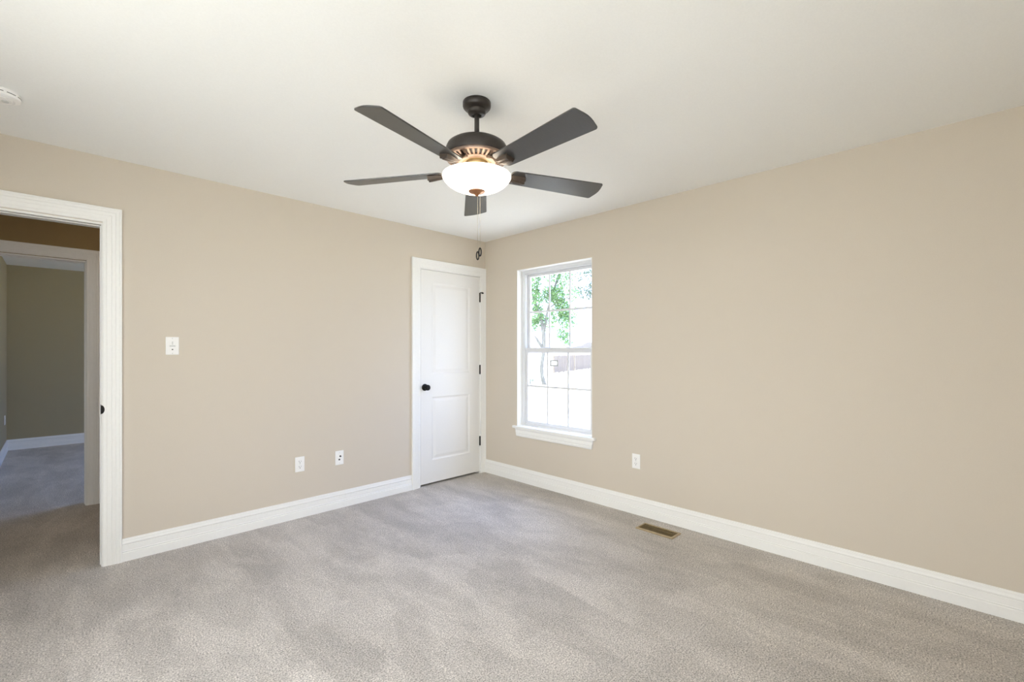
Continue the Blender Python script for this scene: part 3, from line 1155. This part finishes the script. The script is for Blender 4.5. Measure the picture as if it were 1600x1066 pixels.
# ================================================================== outdoors, seen through the window
GZ = -0.5
gnd = MB()
gnd.add([(-60, -60, GZ), (120, -60, GZ), (120, 120, GZ), (-60, 120, GZ)], [(0, 1, 2, 3)])
tag(gnd.build('ground', M['ground']), 'sunlit pale lawn outside the window', 'ground', kind='structure')
fo = MB().box((-5.0, YF - T, GZ), (0.13, FY1 + T, -0.15)).build('foundation', M['ext_wall'])
tag(fo, 'pale foundation below the house floor', 'foundation', kind='structure')

rnd = random.Random(7)


def leaf_cloud(m, centre, rad, n, size, rnd):
    for _ in range(n):
        while True:
            p = Vector((rnd.uniform(-1, 1), rnd.uniform(-1, 1), rnd.uniform(-1, 1)))
            if p.length < 1:
                break
        p = Vector(centre) + Vector((p.x * rad[0], p.y * rad[1], p.z * rad[2]))
        L = size * rnd.uniform(0.6, 1.3)
        Wd = L * rnd.uniform(0.45, 0.7)
        R = Euler((rnd.uniform(-1.0, 1.0), rnd.uniform(-1.0, 1.0), rnd.uniform(0, 2 * PI))).to_matrix()
        pts = [(-L / 2, 0, 0), (-L * 0.1, -Wd / 2, L * 0.08), (L / 2, 0, -L * 0.06), (-L * 0.1, Wd / 2, L * 0.08)]
        vs = [p + R @ Vector(q) for q in pts]
        m.add(vs, [(0, 1, 2), (0, 2, 3)])


tree = empty('leafy_tree', (15.207, 12.425, GZ))
tag(tree, 'green leafy tree with a curved grey trunk outside the window', 'tree')
TB = Vector((15.207, 12.425, GZ))
RT = Vector((0.7081, -0.7061, 0))                 # sideways direction of the garden view
FWV = Vector((0.7061, 0.7081, 0))


def tp(side, z, back=0.0):
    q = RT * side + FWV * back
    return (q.x, q.y, z - GZ)


trunk = MB()
trunk.tube([tp(0.0, -0.52), tp(-0.02, -0.40), tp(-0.10, -0.05), tp(-0.137, 0.39), tp(-0.07, 0.9), tp(0.0, 1.41), tp(-0.01, 1.85), tp(-0.03, 2.26), tp(-0.13, 2.95), tp(-0.28, 3.36), tp(-0.48, 3.75), tp(-0.7, 4.6)],
           [0.15, 0.115, 0.105, 0.105, 0.10, 0.10, 0.105, 0.10, 0.085, 0.075, 0.06, 0.03], 12)
tk = trunk.build('trunk', M['bark'], tree, smooth=True)
br = MB()
br.tube([tp(-0.03, 2.30), tp(0.10, 2.9), tp(0.20, 3.5), tp(0.42, 4.3), tp(0.75, 5.3), tp(1.05, 6.2)], [0.085, 0.075, 0.06, 0.05, 0.035, 0.015], 10)
br.tube([tp(-0.04, 1.45), tp(-0.22, 1.66), tp(-0.40, 1.95), tp(-0.52, 2.12)], [0.09, 0.085, 0.06, 0.02], 10)
br.tube([tp(-0.28, 3.36), tp(-0.45, 3.9, 0.2), tp(-0.3, 4.8, 0.5), tp(-0.1, 6.0, 0.5)], [0.05, 0.05, 0.035, 0.015], 10)
br.tube([tp(0.20, 3.5), tp(0.7, 3.9, -0.3), tp(1.2, 4.1, -0.3), tp(1.65, 3.7, -0.3)], [0.045, 0.04, 0.03, 0.012], 10)
br.tube([tp(0.42, 4.3), tp(0.25, 5.2, -0.4), tp(0.3, 6.4, -0.5)], [0.04, 0.03, 0.012], 10)
br.tube([tp(0.42, 4.3), tp(0.9, 5.4, 0.3), tp(1.5, 5.2, 0.3), tp(1.9, 5.6, 0.3)], [0.035, 0.03, 0.02, 0.01], 10)
br.build('branch', M['bark'], tree, smooth=True)
lf = MB()
for (s, z, b, rx, rz, n) in ((-0.55, 5.0, 0, 0.42, 0.75, 260), (-0.45, 4.0, 0, 0.48, 0.65, 260), (-0.35, 3.2, 0.1, 0.42, 0.5, 170), (0.30, 4.35, 0, 0.42, 0.5, 230),
                             (0.72, 4.2, -0.2, 0.42, 0.55, 290), (1.0, 3.5, -0.3, 0.36, 0.55, 270), (1.15, 2.85, -0.3, 0.40, 0.45, 130), (0.95, 2.15, -0.3, 0.40, 0.38, 110),
                             (0.25, 2.7, 0.1, 0.40, 0.45, 70), (0.35, 5.5, 0, 0.6, 0.6, 200), (1.15, 5.1, 0.2, 0.5, 0.55, 150), (-0.2, 6.1, 0.3, 0.8, 0.5, 220), (0.85, 6.3, 0.2, 0.9, 0.6, 240),
                             (1.5, 3.1, -0.3, 0.35, 0.6, 60), (1.2, 1.8, -0.3, 0.35, 0.25, 60), (-0.60, 2.75, 0.1, 0.30, 0.45, 110), (-0.1, 2.9, 0.15, 0.30, 0.4, 70), (0.6, 3.2, -0.1, 0.3, 0.5, 90), (1.5, 4.3, -0.2, 0.35, 0.4, 60)):
    ctr = tp(s, z, b)
    leaf_cloud(lf, ctr, (rx, rx, rz), int(n * 1.9), 0.16, rnd)
tag(lf.build('foliage', M['leaf'], tree), 'pale green leaves', kind='stuff')

t2 = empty('distant_tree', (25.4, 13.6, GZ))
tag(t2, 'sparse grey green tree farther off at the right edge of the window', 'tree')
MB().tube([(0, 0, -0.02), (0.1, 0, 2.5), (0.3, 0.2, 5.0), (0.5, 0.3, 8.5)], [0.22, 0.18, 0.13, 0.05], 10).build('trunk', M['bark'], t2, smooth=True)
l2 = MB()
for (x, y, z, r, n) in ((-2.05, 1.85, 5.95, 0.95, 200), (-1.30, 1.20, 6.4, 1.0, 210), (-0.40, 0.40, 6.2, 1.1, 220), (-1.50, 1.40, 7.6, 1.2, 160), (-0.30, 0.80, 8.0, 1.4, 200), (0.30, -0.50, 7.0, 1.2, 160), (-2.25, 2.20, 7.1, 0.7, 60)):
    leaf_cloud(l2, (x, y, z), (r, r, r * 0.6), int(n * 1.6), 0.20, rnd)
tag(l2.build('foliage', M['leaf_grey'], t2), 'grey green leaves', kind='stuff')

# fence beyond the lawn
FA = Vector((24.54, 19.50, GZ))
FB = Vector((40.0, 25.2, GZ))
fd = (FB - FA)
fL = fd.length
fd.normalize()
fn = Vector((-fd.y, fd.x, 0))
fc = empty('board_fence', (FA.x, FA.y, GZ), math.atan2(fd.y, fd.x))
tag(fc, 'weathered grey wooden board fence beyond the sunlit lawn', 'fence')
u = 0.0
gap_at = 5.0
n_b = 0
while u < fL:
    wd = rnd.uniform(0.20, 0.27)
    if not (gap_at < u < gap_at + 0.45):
        hgt = 1.42 + rnd.uniform(-0.015, 0.015)
        MB().box((u, -0.012, 0.03 if rnd.random() < 0.5 else 0.08), (u + wd - rnd.uniform(0.012, 0.05), 0.012, hgt)).build('board', M['fence'], fc)
        n_b += 1
    u += wd
for u in (0.05, 2.5, gap_at, gap_at + 0.55, 7.9, 10.3, 12.8, 15.3):
    MB().box((u - 0.05, 0.012, -0.02), (u + 0.05, 0.11, 1.45)).build('post', M['fence'], fc)
for z in (0.3, 1.2):
    MB().box((0, 0.012, z), (gap_at, 0.05, z + 0.09)).build('rail', M['fence'], fc)
    MB().box((gap_at + 0.5, 0.012, z), (fL, 0.05, z + 0.09)).build('rail', M['fence'], fc)

# yard sign on a thin post
SR = math.atan2(RT.y, RT.x)
sg = empty('yard_sign', (15.485, 12.148, GZ), SR)
tag(sg, 'small white yard sign with dark border on a thin post', 'yard sign')
MB().box((-0.018, -0.012, -0.02), (0.018, 0.012, 1.0)).build('post', M['sign_post'], sg)
MB().box((-0.10, -0.05, -0.01), (0.10, 0.05, 0.03)).build('post_base', M['sign_post'], sg)
b0, b1, z0, z1 = -0.075, 0.355, 0.968, 1.305
bd = MB()
bd.box((b0, -0.03, z0), (b1, -0.012, z0 + 0.085))
bd.box((b0, -0.03, z1 - 0.075), (b1, -0.012, z1))
bd.box((b0, -0.03, z0 + 0.05), (b0 + 0.07, -0.012, z1 - 0.04))
bd.box((b1 - 0.07, -0.03, z0 + 0.05), (b1, -0.012, z1 - 0.04))
tag(bd.build('border', M['sign_dark'], sg), 'dark border')
MB().box((b0 + 0.03, -0.026, z0 + 0.04), (b1 - 0.03, -0.014, z1 - 0.03)).build('panel', M['sign_white'], sg)
mk = MB()


def stroke(a, b, wd=0.010):
    a, b = Vector((a[0], 0, a[1])), Vector((b[0], 0, b[1]))
    d = (b - a).normalized()
    nrm = Vector((-d.z, 0, d.x)) * wd
    vs = [a - nrm, b - nrm, b + nrm, a + nrm]
    mk.add([(q.x, -0.0262, q.z) for q in vs] + [(q.x, -0.029, q.z) for q in vs], [(0, 1, 2, 3), (7, 6, 5, 4), (0, 4, 5, 1), (1, 5, 6, 2), (2, 6, 7, 3), (3, 7, 4, 0)])


stroke((0.045, 1.08), (0.045, 1.20))
stroke((0.045, 1.20), (0.085, 1.20))
stroke((0.115, 1.09), (0.165, 1.185))
stroke((0.115, 1.185), (0.165, 1.185))
stroke((0.200, 1.20), (0.235, 1.20))
stroke((0.235, 1.20), (0.215, 1.08))
tag(mk.build('lettering', M['sign_post'], sg), 'small grey characters')

# low white building with a grey roof beyond the fence
bA = Vector((38.3, 28.4, GZ))
bld = empty('garden_shed', (38.3, 28.4, GZ), SR)
tag(bld, 'low white building with a grey roof beyond the fence', 'shed')
MB().box((0.0, 0, -0.02), (3.6, 3.0, 2.15)).build('wall', M['ext_wall'], bld)
r_ = MB()
r_.prism([(-0.15, 2.13), (0.0, 2.10), (3.75, 2.10), (3.75, 2.35), (1.95, 2.85), (1.65, 2.72), (1.05, 2.40), (0.4, 2.33)], lambda u, v, d: (u, d, v), -0.2, 3.2)
r_.build('roof', M['roofing'], bld)

# low shrub at the foot of the tree
sh = empty('low_shrub', (14.72, 12.98, GZ))
tag(sh, 'low grey green plant to the left of the tree trunk', 'shrub')
MB().tube([(0, 0, -0.01), (0.02, 0.0, 0.15), (0.05, 0.03, 0.32)], [0.02, 0.015, 0.008], 8).build('stem', M['bark'], sh)
s_ = MB()
leaf_cloud(s_, (0.0, 0.0, 0.17), (0.28, 0.28, 0.17), 150, 0.09, rnd)
tag(s_.build('foliage', M['leaf_grey'], sh), kind='stuff')

# kerb of the drive
kb_ = MB()
kb_.box((0, -0.07, -0.02), (14, 0.07, 0.06))
k = kb_.build('trim_4', M['curb'], loc=(17.0, 8.6, GZ))
k.rotation_euler = (0, 0, math.radians(18))
tag(k, 'pinkish concrete kerb crossing the lawn outside', 'kerb', kind='structure')
